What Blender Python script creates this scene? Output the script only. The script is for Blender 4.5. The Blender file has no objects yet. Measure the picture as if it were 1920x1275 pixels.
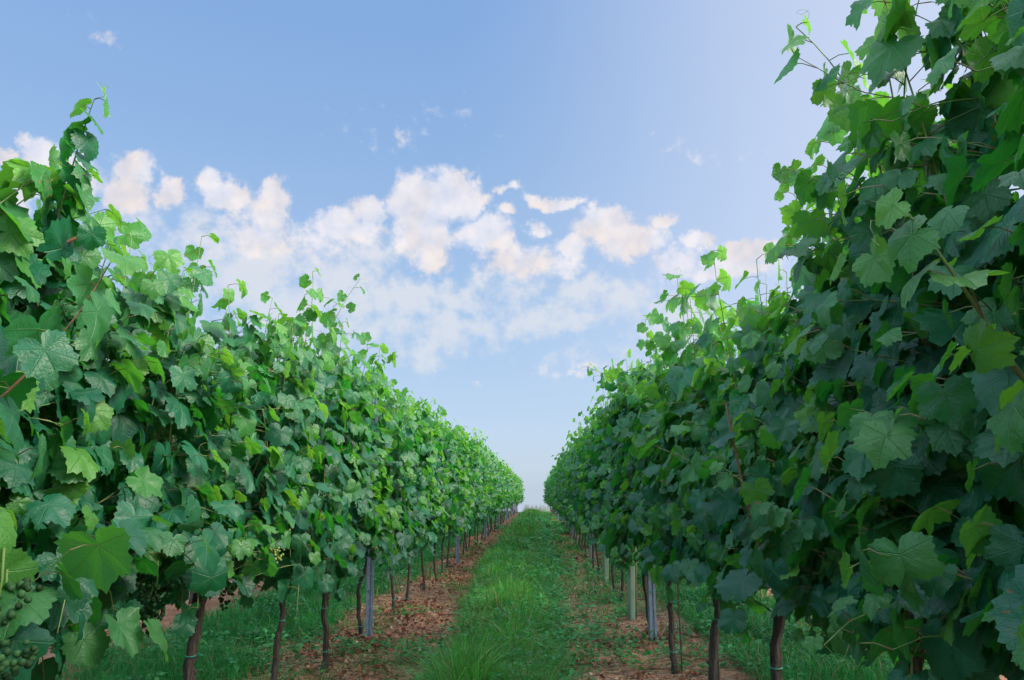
import bpy, math, random
import numpy as np
from mathutils import Vector

scene = bpy.context.scene
COL = scene.collection
R = math.radians
PI = math.pi
random.seed(7)

# ------------------------------------------------------------------ camera
cam = bpy.data.cameras.new("camera")
cam.sensor_width = 36.0
cam.lens = 36.0 * 1440.0 / 1920.0
cam.clip_start = 0.05
cam.clip_end = 6000.0
cam_o = bpy.data.objects.new("camera", cam)
COL.objects.link(cam_o)
cam_o.location = (0.0, 0.0, 1.2)
cam_o.rotation_euler = (R(90 + 11.79), 0, R(1.87))
scene.camera = cam_o

# ------------------------------------------------------------------ look
vs = scene.view_settings
vs.view_transform = 'Standard'
vs.look = 'None'
vs.exposure = 2.5
vs.gamma = 1.0
scene.cycles.max_bounces = 8
scene.cycles.diffuse_bounces = 5
scene.cycles.transmission_bounces = 5
scene.cycles.sample_clamp_indirect = 6.0
scene.render.film_transparent = False

SUN_AZ, SUN_EL = 100.0, 34.0        # degrees; azimuth from +Y (along the rows) towards +X

# ------------------------------------------------------------------ node helpers
class NB:
    """small helper that chains shader nodes"""
    def __init__(self, tree):
        self.t = tree
        self.n = tree.nodes
        self.l = tree.links
    def new(self, typ, **kw):
        nd = self.n.new(typ)
        for k, v in kw.items():
            setattr(nd, k, v)
        return nd
    def put(self, sock, v):
        if v is None:
            return
        if isinstance(v, bpy.types.NodeSocket):
            self.l.new(v, sock)
        else:
            sock.default_value = v
    def m(self, op, a, b=None, c=None, clamp=False):
        nd = self.new('ShaderNodeMath', operation=op)
        nd.use_clamp = clamp
        self.put(nd.inputs[0], a); self.put(nd.inputs[1], b); self.put(nd.inputs[2], c)
        return nd.outputs[0]
    def v(self, op, a, b=None, scale=None):
        nd = self.new('ShaderNodeVectorMath', operation=op)
        self.put(nd.inputs[0], a); self.put(nd.inputs[1], b)
        if scale is not None:
            self.put(nd.inputs['Scale'], scale)
        return nd.outputs['Value'] if op in ('LENGTH', 'DOT_PRODUCT', 'DISTANCE') else nd.outputs[0]
    def mix(self, f, a, b, blend='MIX'):
        nd = self.new('ShaderNodeMix', data_type='RGBA', blend_type=blend)
        self.put(nd.inputs[0], f)
        ia = [s for s in nd.inputs if s.name == 'A' and s.type == 'RGBA'][0]
        ib = [s for s in nd.inputs if s.name == 'B' and s.type == 'RGBA'][0]
        self.put(ia, a); self.put(ib, b)
        return [s for s in nd.outputs if s.type == 'RGBA'][0]
    def noise(self, vec, scale, detail=3.0, rough=0.55, out='Fac'):
        nd = self.new('ShaderNodeTexNoise')
        self.put(nd.inputs['Vector'], vec)
        nd.inputs['Scale'].default_value = scale
        nd.inputs['Detail'].default_value = detail
        nd.inputs['Roughness'].default_value = rough
        return nd.outputs[out]
    def smooth(self, x, a, b):
        nd = self.new('ShaderNodeMapRange', interpolation_type='SMOOTHSTEP')
        self.put(nd.inputs['Value'], x)
        nd.inputs['From Min'].default_value = a
        nd.inputs['From Max'].default_value = b
        return nd.outputs[0]
    def ramp(self, f, stops):
        nd = self.new('ShaderNodeValToRGB')
        cr = nd.color_ramp
        while len(cr.elements) < len(stops):
            cr.elements.new(0.5)
        for e, (p, c) in zip(cr.elements, stops):
            e.position = p
            e.color = (*c, 1.0)
        self.put(nd.inputs[0], f)
        return nd.outputs[0]

# ------------------------------------------------------------------ sky
CLOUD_A = [(-9.01, 21.96, 2.59, 2.28, 1), (-6.72, 22.43, 2.32, 1.52, 1), (-5.03, 21.97, 1.26, 1.34, 0.9), (-8.74, 19.47, 2.15, 2.12, 0.9), (-8.07, 17.54, 1.65, 1.17, 0.6), (-13.1, 20.97, 1.43, 1.21, 0.8), (-15.05, 19.69, 2.41, 1.33, 0.7), (-16.78, 18.79, 1.57, 1.32, 0.5), (-19.85, 21.25, 1.23, 1.39, 0.9), (-20.3, 19.41, 1.91, 2.03, 0.75), (-21.56, 18.53, 1.88, 1.47, 0.6), (-24.61, 21.99, 1.09, 0.99, 0.7), (-23.41, 20.82, 1.85, 1.08, 0.8), (-29.89, 21.83, 1.41, 1.15, 1), (-30.05, 20.17, 1.74, 1.1, 1), (-27.16, 20.46, 1.01, 1.05, 1), (-35.36, 21.73, 1.21, 0.96, 0.9), (-34.01, 20.85, 2.19, 1.64, 0.9), (-37.2, 20.87, 0.63, 0.38, 0.7), (-36.42, 17.01, 1.15, 2.91, 0.6), (-0.18, 21.99, 0.93, 0.62, 0.8), (1.72, 21.96, 1.76, 0.5, 0.75), (0.23, 20.21, 0.75, 0.58, 0.6), (-2.5, 23.0, 1.1, 0.34, 0.45), (-1.87, 21.35, 0.93, 0.54, 0.6), (-3.75, 19.59, 2.43, 1.4, 0.8), (-1.87, 17.64, 2.7, 1.49, 0.7), (5.64, 20.02, 2.66, 1.39, 1), (7.24, 18.79, 2.62, 1.31, 1), (2.71, 18.68, 1.49, 0.86, 0.7), (2.27, 17.32, 1.24, 0.79, 0.6), (10.01, 20.2, 1.08, 0.57, 0.8), (10.47, 16.98, 1.77, 1.15, 0.8), (12.52, 18.46, 1.56, 0.61, 0.7), (15.87, 17.6, 2.42, 0.94, 1), (14.66, 16.57, 3.37, 0.95, 0.8), (4.16, 9.65, 1.51, 0.4, 0.34), (2.15, 9.08, 1.6, 0.28, 0.25), (-4.16, 8.46, 0.52, 0.28, 0.4), (-32.61, 29.32, 0.39, 0.25, 0.05), (-10.01, 27.09, 0.93, 0.44, 0.04), (12.3, 24.68, 1.2, 0.33, 0.06)]
CLOUD_B = [(-21.4, 16.3, 4.15, 2.97, 0.8), (-14.85, 15.67, 3.98, 2.88, 0.8), (-18.55, 12.74, 4.21, 2.66, 0.8), (-10.03, 14.72, 4.47, 1.96, 0.75), (-5.53, 12.46, 3.66, 1.59, 0.75), (-6.38, 14.63, 3.28, 1.58, 0.65), (-0.23, 13.27, 3.26, 1.39, 0.75), (2.82, 13.04, 1.82, 0.99, 0.7), (4.29, 15.57, 2.84, 1.57, 0.65), (7.49, 14.48, 3.17, 1.95, 0.7), (10.19, 12.61, 3.08, 2.72, 0.7), (-7.92, 10.75, 2.82, 0.79, 0.55), (-24.44, 17.83, 2.91, 2.17, 0.6), (-23.16, 15.38, 2.93, 2.21, 0.7), (-12.56, 17.74, 2.43, 1.93, 0.6), (-1.87, 16.45, 3.3, 1.58, 0.5), (-29.31, 17.89, 2.7, 1.39, 0.35), (5.36, 10.02, 3.55, 1.18, 0.4), (-12.35, 12.28, 3.98, 1.95, 0.55)]

world = bpy.data.worlds.new("World")
scene.world = world
world.use_nodes = True
wt = world.node_tree
wt.nodes.clear()
W = NB(wt)
tc = W.new('ShaderNodeTexCoord')
sep = W.new('ShaderNodeSeparateXYZ')
wt.links.new(tc.outputs['Generated'], sep.inputs[0])
dx, dy, dz = sep.outputs
zc = W.m('MAXIMUM', dz, 0.012)                    # below the horizon the sky keeps its lowest tone
cmb = W.new('ShaderNodeCombineXYZ')
for i, s in enumerate((dx, dy, zc)):
    W.put(cmb.inputs[i], s)
sky = W.new('ShaderNodeTexSky', sky_type='NISHITA')
sky.sun_disc = False
sky.sun_elevation = R(SUN_EL)
sky.sun_rotation = R(SUN_AZ)
sky.altitude = 200
sky.air_density = 1.0
sky.dust_density = 1.6
sky.ozone_density = 1.6
wt.links.new(W.v('NORMALIZE', cmb.outputs[0]), sky.inputs['Vector'])
az = W.m('MULTIPLY', W.m('ARCTAN2', dx, dy), 180 / PI)
el = W.m('MULTIPLY', W.m('ARCSINE', dz), 180 / PI)
# clear evening gap ahead: paler towards the horizon and towards the bright side where the sun stands
gap = W.ramp(W.m('DIVIDE', el, 45.0, clamp=True), [(0.0, (0.80, 0.98, 1.26)), (0.10, (0.76, 0.97, 1.28)), (0.28, (0.62, 0.88, 1.26)), (0.58, (0.44, 0.73, 1.22)), (0.85, (0.35, 0.64, 1.20))])
glow = W.m('MULTIPLY', W.smooth(az, -8.0, 30.0), W.smooth(el, 2.0, 14.0))
gap = W.mix(glow, gap, (1.01, 1.14, 1.43, 1))
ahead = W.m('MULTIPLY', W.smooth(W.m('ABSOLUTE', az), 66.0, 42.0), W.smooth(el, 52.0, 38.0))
sky_col = W.mix(W.m('MULTIPLY', ahead, 0.92), sky.outputs[0], gap)
# clouds, laid out by azimuth and elevation (degrees)
pe = W.new('ShaderNodeCombineXYZ')
W.put(pe.inputs[0], az); W.put(pe.inputs[1], el)
P0 = pe.outputs[0]
def warp(p, scale, amp, off):
    nz = W.noise(W.v('ADD', p, (off, off * 1.7, 3.1)), scale, 4.0, 0.6, 'Color')
    return W.v('ADD', p, W.v('SCALE', W.v('SUBTRACT', nz, (0.5, 0.5, 0.5)), scale=amp))
P1 = warp(warp(P0, 0.30, 2.6, 0.0), 1.1, 0.9, 9.0)
P2 = warp(P0, 0.25, 4.5, 30.0)
def field(p, blobs, soft, grow):
    acc = None
    for a, e, ra, re, w in blobs:
        k = grow * (1.0 if w > 0.3 else 1.3)
        q = W.v('MULTIPLY', W.v('SUBTRACT', p, (a, e, 0)), (1 / (ra * k), 1 / (re * k), 0))
        s = W.m('MULTIPLY_ADD', W.v('LENGTH', q), -1.5 * w, 1.5 * w)
        acc = s if acc is None else W.m('SMOOTH_MAX', acc, s, soft)
    return acc
fbm = W.noise(P0, 0.8, 8.0, 0.62)
fbm_hi = W.noise(W.v('ADD', P0, (-0.5, 0.6, 0.0)), 0.75, 4.0, 0.5)
def billow(scale):
    vo = W.new('ShaderNodeTexVoronoi', feature='SMOOTH_F1')
    vo.inputs['Scale'].default_value = scale
    vo.inputs['Smoothness'].default_value = 0.35
    W.put(vo.inputs['Vector'], warp(P0, 1.2, 0.9, 4.0))
    return W.m('SUBTRACT', 0.5, vo.outputs['Distance'])
bil = W.m('ADD', W.m('MULTIPLY', billow(0.42), 0.65), W.m('MULTIPLY', billow(1.05), 0.4))
fine = W.m('ADD', W.m('MULTIPLY', W.m('SUBTRACT', fbm, 0.5), 1.35), W.m('MULTIPLY', bil, 0.60))
FA = W.m('ADD', field(P1, CLOUD_A, 0.2, 1.27), fine)
MA = W.smooth(FA, -0.02, 0.62)
FB = W.m('ADD', field(P2, CLOUD_B, 0.25, 1.45), W.m('MULTIPLY', fine, 1.55))
MB_ = W.m('MULTIPLY', W.smooth(FB, -0.12, 1.0), 0.9)
# added bright clouds outside the view, put in to light ground and leaves
fill_deck = W.smooth(W.noise(W.v('MULTIPLY', tc.outputs['Generated'], (2.2, 2.2, 3.0)), 1.6, 6.0, 0.6), 0.36, 0.58)
fill_mask = W.m('MULTIPLY', W.m('MULTIPLY', fill_deck, W.m('SUBTRACT', 1.0, ahead)), W.smooth(el, 0.0, 14.0))
shade = W.m('ADD', W.m('MULTIPLY_ADD', W.m('SUBTRACT', fbm, fbm_hi), 1.3, 0.5), W.m('MULTIPLY', bil, 1.4), clamp=True)
low = W.smooth(el, 12.0, 22.0)
blush = W.mix(W.smooth(W.noise(P0, 0.22, 2.0), 0.40, 0.62), (0.98, 1.0, 1.05, 1), (1.0, 0.94, 0.90, 1))
ca = W.mix(shade, (1.26, 1.31, 1.48, 1), (1.70, 1.60, 1.58, 1))
cb = W.mix(low, (1.24, 1.34, 1.50, 1), (1.42, 1.42, 1.52, 1))
c1 = W.mix(MB_, sky_col, cb)
ca = W.mix(1.0, ca, blush, 'MULTIPLY')
c2 = W.mix(W.m('MULTIPLY', MA, 0.90), c1, ca)
fill_tone = W.mix(W.smooth(dx, -0.7, 0.7), (4.0, 5.0, 6.2, 1), (6.4, 6.4, 6.8, 1))   # added clouds, coloured brighter on the sun's side to light the left row
c3 = W.mix(W.m('MULTIPLY', fill_mask, 0.9), c2, fill_tone)
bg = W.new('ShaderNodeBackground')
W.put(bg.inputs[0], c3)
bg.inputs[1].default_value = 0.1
wo = W.new('ShaderNodeOutputWorld')
wt.links.new(bg.outputs[0], wo.inputs[0])

# ------------------------------------------------------------------ sun: low, wide and warm through thin evening cloud
sl = bpy.data.lights.new("sun", 'SUN')
sl.energy = 1.35
sl.angle = R(30)
sl.color = (1.0, 0.87, 0.72)
sun_o = bpy.data.objects.new("sun", sl)
COL.objects.link(sun_o)
sd = Vector((math.sin(R(SUN_AZ)) * math.cos(R(SUN_EL)), math.cos(R(SUN_AZ)) * math.cos(R(SUN_EL)), math.sin(R(SUN_EL))))
sun_o.rotation_euler = (-sd).to_track_quat('-Z', 'Y').to_euler()

# ------------------------------------------------------------------ object helpers
def tag(o, label=None, cat=None, group=None, kind=None):
    if label: o['label'] = label
    if cat: o['category'] = cat
    if group: o['group'] = group
    if kind: o['kind'] = kind
    return o

def empty(name, loc):
    o = bpy.data.objects.new(name, None)
    o.empty_display_size = 0.2
    o.location = loc
    COL.objects.link(o)
    return o

def copy_tree(o, parent=None):
    c = o.copy()
    COL.objects.link(c)
    c.parent = parent
    for ch in CHILD.get(o.name, []):
        d = copy_tree(ch, c)
        CHILD.setdefault(c.name, []).append(d)
    return c

CHILD = {}

class MB:
    """collects triangles (verts, faces, a colour per vertex, a local coordinate per vertex) and links them as one mesh"""
    def __init__(self):
        self.v, self.f, self.c, self.u, self.n = [], [], [], [], 0
    def add(self, v, f, c=None, u=None):
        v = np.asarray(v, dtype=np.float32).reshape(-1, 3)
        k = len(v)
        f = np.asarray(f, dtype=np.int32).reshape(-1, 3)
        self.v.append(v); self.f.append(f + self.n)
        if c is None:
            c = np.full((k, 4), (0.5, 0.5, 0.5, 1), dtype=np.float32)
        else:
            c = np.asarray(c, dtype=np.float32)
            if c.ndim == 1:
                c = np.tile(c, (k, 1))
        self.c.append(c)
        self.u.append(np.zeros((k, 3), np.float32) if u is None else np.asarray(u, np.float32))
        self.n += k
    def build(self, name, mat, parent=None, smooth=True):
        v = np.concatenate(self.v); f = np.concatenate(self.f)
        me = bpy.data.meshes.new(name)
        me.vertices.add(len(v)); me.vertices.foreach_set('co', v.ravel())
        me.loops.add(len(f) * 3); me.loops.foreach_set('vertex_index', f.ravel())
        me.polygons.add(len(f))
        me.polygons.foreach_set('loop_start', np.arange(0, len(f) * 3, 3, dtype=np.int32))
        me.polygons.foreach_set('use_smooth', np.full(len(f), smooth, dtype=bool))
        a = me.attributes.new('tone', 'FLOAT_COLOR', 'POINT')
        a.data.foreach_set('color', np.concatenate(self.c).ravel())
        b = me.attributes.new('local', 'FLOAT_VECTOR', 'POINT')
        b.data.foreach_set('vector', np.concatenate(self.u).ravel())
        me.update(calc_edges=True)
        me.materials.append(mat)
        o = bpy.data.objects.new(name, me)
        COL.objects.link(o)
        if parent:
            o.parent = parent
            CHILD.setdefault(parent.name, []).append(o)
        return o

def tube(mb, pts, rad, sides=6, c0=None, c1=None, cap=True):
    pts = np.asarray(pts, float); n = len(pts)
    rad = np.broadcast_to(np.asarray(rad, float), (n,))
    t = np.gradient(pts, axis=0)
    t /= np.linalg.norm(t, axis=1, keepdims=True) + 1e-9
    ref = np.where(np.abs(t[:, 2:3]) > 0.9, np.array([[1.0, 0, 0]]), np.array([[0, 0, 1.0]]))
    if n and (np.abs(t[:, 2]) > 0.9).any():
        ref = np.tile(np.array([[1.0, 0.13, 0]]), (n, 1))
    a = np.cross(t, ref); a /= np.linalg.norm(a, axis=1, keepdims=True) + 1e-9
    b = np.cross(t, a)
    th = np.arange(sides) * 2 * PI / sides
    v = pts[:, None, :] + rad[:, None, None] * (a[:, None, :] * np.cos(th)[None, :, None] + b[:, None, :] * np.sin(th)[None, :, None])
    v = v.reshape(-1, 3)
    f = []
    for i in range(n - 1):
        for j in range(sides):
            p, q = i * sides + j, i * sides + (j + 1) % sides
            f += [(p, q, q + sides), (p, q + sides, p + sides)]
    if cap:
        v = np.vstack([v, pts[:1], pts[-1:]])
        for j in range(sides):
            f.append((n * sides, (j + 1) % sides, j))
            f.append((n * sides + 1, (n - 1) * sides + j, (n - 1) * sides + (j + 1) % sides))
    c = None
    if c0 is not None:
        w = np.repeat(np.linspace(0, 1, n), sides)
        if cap: w = np.append(w, [0, 1])
        c = np.outer(1 - w, c0) + np.outer(w, c1 if c1 is not None else c0)
    mb.add(v, f, c)

def unit(a):
    return a / (np.linalg.norm(a, axis=-1, keepdims=True) + 1e-9)

# ------------------------------------------------------------------ the lie of the land
LEFT_X, RIGHT_X, SPACING = -1.49, 0.95, 2.44
def row_dist(x):
    k = (np.asarray(x) - LEFT_X) / SPACING
    return np.abs(k - np.round(k)) * SPACING
def gz(x, y):
    x = np.asarray(x, float); y = np.asarray(y, float)
    s = np.clip(y - 5.0, 0, None)
    z = 0.36 * (1 - np.exp(-s / 13.0) * (1 + s / 13.0) ) ** 1.0
    e = np.clip(y - 57.0, 0, None)
    z = z - 0.075 * (e - 4.0 * (1 - np.exp(-e / 4.0)))
    near = np.exp(-(row_dist(x) / 0.42) ** 2)
    z = z + 0.035 * near
    b = (np.sin(x * 3.1 + 1.3 * np.sin(y * 1.7)) * np.sin(y * 2.3 + 0.7) * 0.012
         + np.sin(x * 7.3 + y * 2.1) * np.sin(y * 6.1 - x * 3.0) * 0.008
         + np.sin(x * 17.1 - y * 9.0) * np.sin(y * 15.7 + x * 8.0) * 0.006)
    return z + b * np.clip((120 - np.abs(y)) / 60, 0, 1) * np.clip((40 - np.abs(x)) / 20, 0, 1)

# ------------------------------------------------------------------ materials
def new_mat(name):
    m = bpy.data.materials.new(name)
    m.use_nodes = True
    m.node_tree.nodes.clear()
    b = NB(m.node_tree)
    out = b.new('ShaderNodeOutputMaterial')
    return m, b, out

def attr(b, name):
    nd = b.new('ShaderNodeAttribute', attribute_name=name)
    return nd

def principled(b, col, rough=0.6, spec=0.4, normal=None, metal=0.0):
    p = b.new('ShaderNodeBsdfPrincipled')
    b.put(p.inputs['Base Color'], col)
    b.put(p.inputs['Roughness'], rough)
    b.put(p.inputs['Specular IOR Level'], spec)
    b.put(p.inputs['Metallic'], metal)
    if normal is not None:
        b.put(p.inputs['Normal'], normal)
    return p

def bump(b, h, strength, dist):
    nd = b.new('ShaderNodeBump')
    b.put(nd.inputs['Height'], h)
    nd.inputs['Strength'].default_value = strength
    nd.inputs['Distance'].default_value = dist
    return nd.outputs[0]

def leaf_material():
    m, b, out = new_mat('vine_leaf')
    at = attr(b, 'tone'); lo = attr(b, 'local')
    sp = b.new('ShaderNodeSeparateColor'); b.l.new(at.outputs['Color'], sp.inputs[0])
    age, rnd, dry = sp.outputs
    sx = b.new('ShaderNodeSeparateXYZ'); b.l.new(lo.outputs['Vector'], sx.inputs[0])
    x = b.m('ABSOLUTE', sx.outputs[0]); y = sx.outputs[1]
    # main veins: three rays from the stalk on each half
    best = None
    for deg in (0.0, 52.0, 108.0):
        c, s = math.cos(R(deg)), math.sin(R(deg))
        d = b.m('ABSOLUTE', b.m('ADD', b.m('MULTIPLY', x, c), b.m('MULTIPLY', y, -s)))
        t = b.m('ADD', b.m('MULTIPLY', x, s), b.m('MULTIPLY', y, c))
        d = b.m('ADD', d, b.m('MULTIPLY', b.m('LESS_THAN', t, 0.0), 5.0))
        if best is None:
            best, bt = d, t
        else:
            k = b.m('LESS_THAN', d, best)
            bt = b.m('ADD', b.m('MULTIPLY', bt, b.m('SUBTRACT', 1.0, k)), b.m('MULTIPLY', t, k))
            best = b.m('MINIMUM', best, d)
    w = b.m('MULTIPLY_ADD', bt, -0.012, 0.024)
    main = b.m('SUBTRACT', 1.0, b.m('DIVIDE', best, b.m('MAXIMUM', w, 0.008)), clamp=True)
    jit = b.m('MULTIPLY', b.m('SUBTRACT', b.noise(b.v('ADD', lo.outputs['Vector'], b.v('SCALE', at.outputs['Color'], scale=9.0)), 2.6, 2.0), 0.5), 0.22)
    fr = b.m('FRACT', b.m('MULTIPLY', b.m('ADD', b.m('SUBTRACT', bt, b.m('MULTIPLY', best, 0.8)), jit), 5.5))
    sec = b.m('SUBTRACT', 1.0, b.m('MULTIPLY', b.m('ABSOLUTE', b.m('SUBTRACT', fr, 0.5)), 12.0), clamp=True)
    vein = b.m('MAXIMUM', main, b.m('MULTIPLY', sec, 0.30))
    obj = b.new('ShaderNodeTexCoord').outputs['Object']
    blot = b.noise(obj, 22.0, 3.0)
    fine = b.noise(obj, 160.0, 2.0)
    col_m = b.ramp(rnd, [(0.0, (0.004, 0.062, 0.043)), (0.35, (0.005, 0.085, 0.052)), (0.7, (0.007, 0.108, 0.055)), (1.0, (0.016, 0.125, 0.070))])
    col_y = b.ramp(rnd, [(0.0, (0.030, 0.165, 0.026)), (1.0, (0.085, 0.250, 0.028))])
    col = b.mix(age, col_m, col_y)
    col = b.mix(b.m('MULTIPLY_ADD', blot, 0.9, -0.25, clamp=True), col, (0.016, 0.112, 0.030, 1))
    col = b.mix(b.m('MULTIPLY', vein, 0.55), col, (0.075, 0.220, 0.085, 1))
    geo = b.new('ShaderNodeNewGeometry')
    under = b.mix(0.55, col, (0.028, 0.160, 0.070, 1))
    col = b.mix(geo.outputs['Backfacing'], col, under)
    # some leaves carry rusty blotches
    spot = b.m('MULTIPLY', b.smooth(b.noise(obj, 55.0, 2.0), 0.60, 0.68), dry)
    col = b.mix(spot, col, (0.17, 0.085, 0.035, 1))
    hgt = b.m('ADD', b.m('MULTIPLY', vein, -0.6), b.m('ADD', b.m('MULTIPLY', blot, 1.6), b.m('MULTIPLY', fine, 0.6)))
    nrm = bump(b, hgt, 0.62, 0.004)
    rough = b.m('MULTIPLY_ADD', blot, 0.22, 0.31)
    p = principled(b, col, rough, 0.38, nrm)
    tr = b.new('ShaderNodeBsdfTranslucent')
    tcol = b.mix(age, (0.022, 0.230, 0.014, 1), (0.15, 0.40, 0.022, 1))
    tcol = b.mix(b.m('MULTIPLY', vein, 0.5), tcol, (0.10, 0.20, 0.03, 1))
    b.put(tr.inputs[0], tcol); b.put(tr.inputs[1], nrm)
    mx = b.new('ShaderNodeMixShader'); mx.inputs[0].default_value = 0.42
    b.l.new(p.outputs[0], mx.inputs[1]); b.l.new(tr.outputs[0], mx.inputs[2])
    b.l.new(mx.outputs[0], out.inputs[0])
    return m

def tone_material(name, rough=0.6, spec=0.3, trans=0.0, bscale=0, bstr=0.3, bdist=0.002, vary=0.35, stretch=(1, 1, 1)):
    """colour straight from the 'tone' attribute, broken up by noise"""
    m, b, out = new_mat(name)
    at = attr(b, 'tone')
    obj = b.new('ShaderNodeTexCoord').outputs['Object']
    ov = b.v('MULTIPLY', obj, stretch)
    nz = b.noise(ov, bscale if bscale else 40.0, 4.0, 0.65)
    f = b.m('MULTIPLY_ADD', nz, 2 * vary, 1 - vary)
    col = b.v('SCALE', at.outputs['Color'], scale=f)
    nrm = bump(b, nz, bstr, bdist) if bscale else None
    p = principled(b, col, rough, spec, nrm)
    if trans:
        tr = b.new('ShaderNodeBsdfTranslucent')
        b.put(tr.inputs[0], b.v('SCALE', col, scale=1.5))
        mx = b.new('ShaderNodeMixShader'); mx.inputs[0].default_value = trans
        b.l.new(p.outputs[0], mx.inputs[1]); b.l.new(tr.outputs[0], mx.inputs[2])
        b.l.new(mx.outputs[0], out.inputs[0])
    else:
        b.l.new(p.outputs[0], out.inputs[0])
    return m

def bark_material():
    m, b, out = new_mat('vine_bark')
    obj = b.new('ShaderNodeTexCoord').outputs['Object']
    st = b.v('MULTIPLY', obj, (1, 1, 0.09))
    n1 = b.noise(st, 110.0, 6.0, 0.75)
    n2 = b.noise(obj, 9.0, 3.0)
    col = b.ramp(n1, [(0.3, (0.012, 0.010, 0.009)), (0.5, (0.044, 0.037, 0.032)), (0.72, (0.15, 0.13, 0.115))])
    col = b.mix(b.m('MULTIPLY', n2, 0.5), col, (0.040, 0.034, 0.031, 1))
    p = principled(b, col, 0.9, 0.15, bump(b, n1, 1.0, 0.012))
    b.l.new(p.outputs[0], out.inputs[0])
    return m

def metal_material():
    m, b, out = new_mat('galvanised_steel')
    obj = b.new('ShaderNodeTexCoord').outputs['Object']
    n = b.noise(obj, 30.0, 5.0, 0.7)
    n2 = b.noise(b.v('MULTIPLY', obj, (1, 1, 0.15)), 60.0, 3.0)
    col = b.ramp(n, [(0.3, (0.075, 0.105, 0.15)), (0.55, (0.14, 0.185, 0.25)), (0.75, (0.24, 0.28, 0.34))])
    col = b.mix(b.m('MULTIPLY', b.smooth(n2, 0.55, 0.75), 0.35), col, (0.12, 0.11, 0.11, 1))
    p = principled(b, col, b.m('MULTIPLY_ADD', n, 0.3, 0.38), 0.5, bump(b, n, 0.15, 0.002), 0.45)
    b.l.new(p.outputs[0], out.inputs[0])
    return m

def tube_guard_material():
    m, b, out = new_mat('plastic_guard')
    obj = b.new('ShaderNodeTexCoord').outputs['Object']
    n = b.noise(b.v('MULTIPLY', obj, (1, 1, 0.3)), 18.0, 4.0)
    col = b.ramp(n, [(0.25, (0.11, 0.18, 0.13)), (0.6, (0.19, 0.29, 0.21)), (0.85, (0.27, 0.35, 0.26))])
    p = principled(b, col, 0.5, 0.4, bump(b, n, 0.2, 0.004))
    tr = b.new('ShaderNodeBsdfTranslucent'); b.put(tr.inputs[0], (0.25, 0.42, 0.26, 1))
    mx = b.new('ShaderNodeMixShader'); mx.inputs[0].default_value = 0.3
    b.l.new(p.outputs[0], mx.inputs[1]); b.l.new(tr.outputs[0], mx.inputs[2])
    b.l.new(mx.outputs[0], out.inputs[0])
    return m

def ground_material():
    m, b, out = new_mat('vineyard_soil')
    geo = b.new('ShaderNodeNewGeometry')
    pos = geo.outputs['Position']
    sx = b.new('ShaderNodeSeparateXYZ'); b.l.new(pos, sx.inputs[0])
    x, y = sx.outputs[0], sx.outputs[1]
    # bare strip under every row, grassed alleys between
    k = b.m('DIVIDE', b.m('SUBTRACT', x, LEFT_X), SPACING)
    d = b.m('MULTIPLY', b.m('ABSOLUTE', b.m('SUBTRACT', k, b.m('ROUND', k))), SPACING)
    nl = b.noise(pos, 1.1, 4.0, 0.6)
    d2 = b.m('ADD', d, b.m('MULTIPLY', b.m('SUBTRACT', nl, 0.5), 0.9))
    green = b.smooth(d2, 0.62, 0.85)
    far = b.smooth(y, 60.0, 75.0)
    green = b.m('MAXIMUM', green, far)
    n1 = b.noise(pos, 9.0, 6.0, 0.7)
    n2 = b.noise(pos, 55.0, 4.0, 0.7)
    n3 = b.noise(pos, 2.3, 3.0, 0.6)
    soil = b.ramp(n1, [(0.28, (0.13, 0.062, 0.036)), (0.5, (0.26, 0.138, 0.084)), (0.75, (0.38, 0.235, 0.155))])
    soil = b.mix(b.m('MULTIPLY', b.smooth(n2, 0.54, 0.66), 0.75), soil, (0.44, 0.33, 0.245, 1))
    soil = b.mix(b.m('MULTIPLY', b.smooth(n2, 0.46, 0.34), 0.7), soil, (0.075, 0.042, 0.030, 1))
    soil = b.mix(b.smooth(n3, 0.45, 0.7), soil, b.mix(0.5, soil, (0.17, 0.082, 0.048, 1)))
    grn = b.ramp(n1, [(0.3, (0.020, 0.055, 0.014)), (0.6, (0.038, 0.105, 0.024)), (0.8, (0.085, 0.115, 0.040))])
    col = b.mix(green, soil, grn)
    vo = b.new('ShaderNodeTexVoronoi'); b.put(vo.inputs['Vector'], pos); vo.inputs['Scale'].default_value = 38.0
    h = b.m('ADD', b.m('MULTIPLY', n1, 1.2), b.m('ADD', n2, b.m('MULTIPLY', vo.outputs[0], -0.7)))
    p = principled(b, col, 0.95, 0.1, bump(b, h, 0.9, 0.03))
    b.l.new(p.outputs[0], out.inputs[0])
    return m

M_LEAF = leaf_material()
M_SHOOT = tone_material('shoot_bark', 0.55, 0.35, 0.0, 90.0, 0.3, 0.002)
M_BARK = bark_material()
M_STEEL = metal_material()
M_GUARD = tube_guard_material()
M_TIE = tone_material('green_tie', 0.45, 0.4)
M_GRAPE = tone_material('grape_skin', 0.6, 0.15, 0.12, 120.0, 0.05, 0.001, 0.2)
M_GRASS = tone_material('grass_blade', 0.5, 0.25, 0.38)
M_WEED = tone_material('weed_leaf', 0.55, 0.3, 0.32)
M_LITTER = tone_material('dead_leaf', 0.85, 0.15, 0.1, 60.0, 0.4, 0.002)
M_STRAW = tone_material('straw', 0.8, 0.2)
M_GROUND = ground_material()

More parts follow.
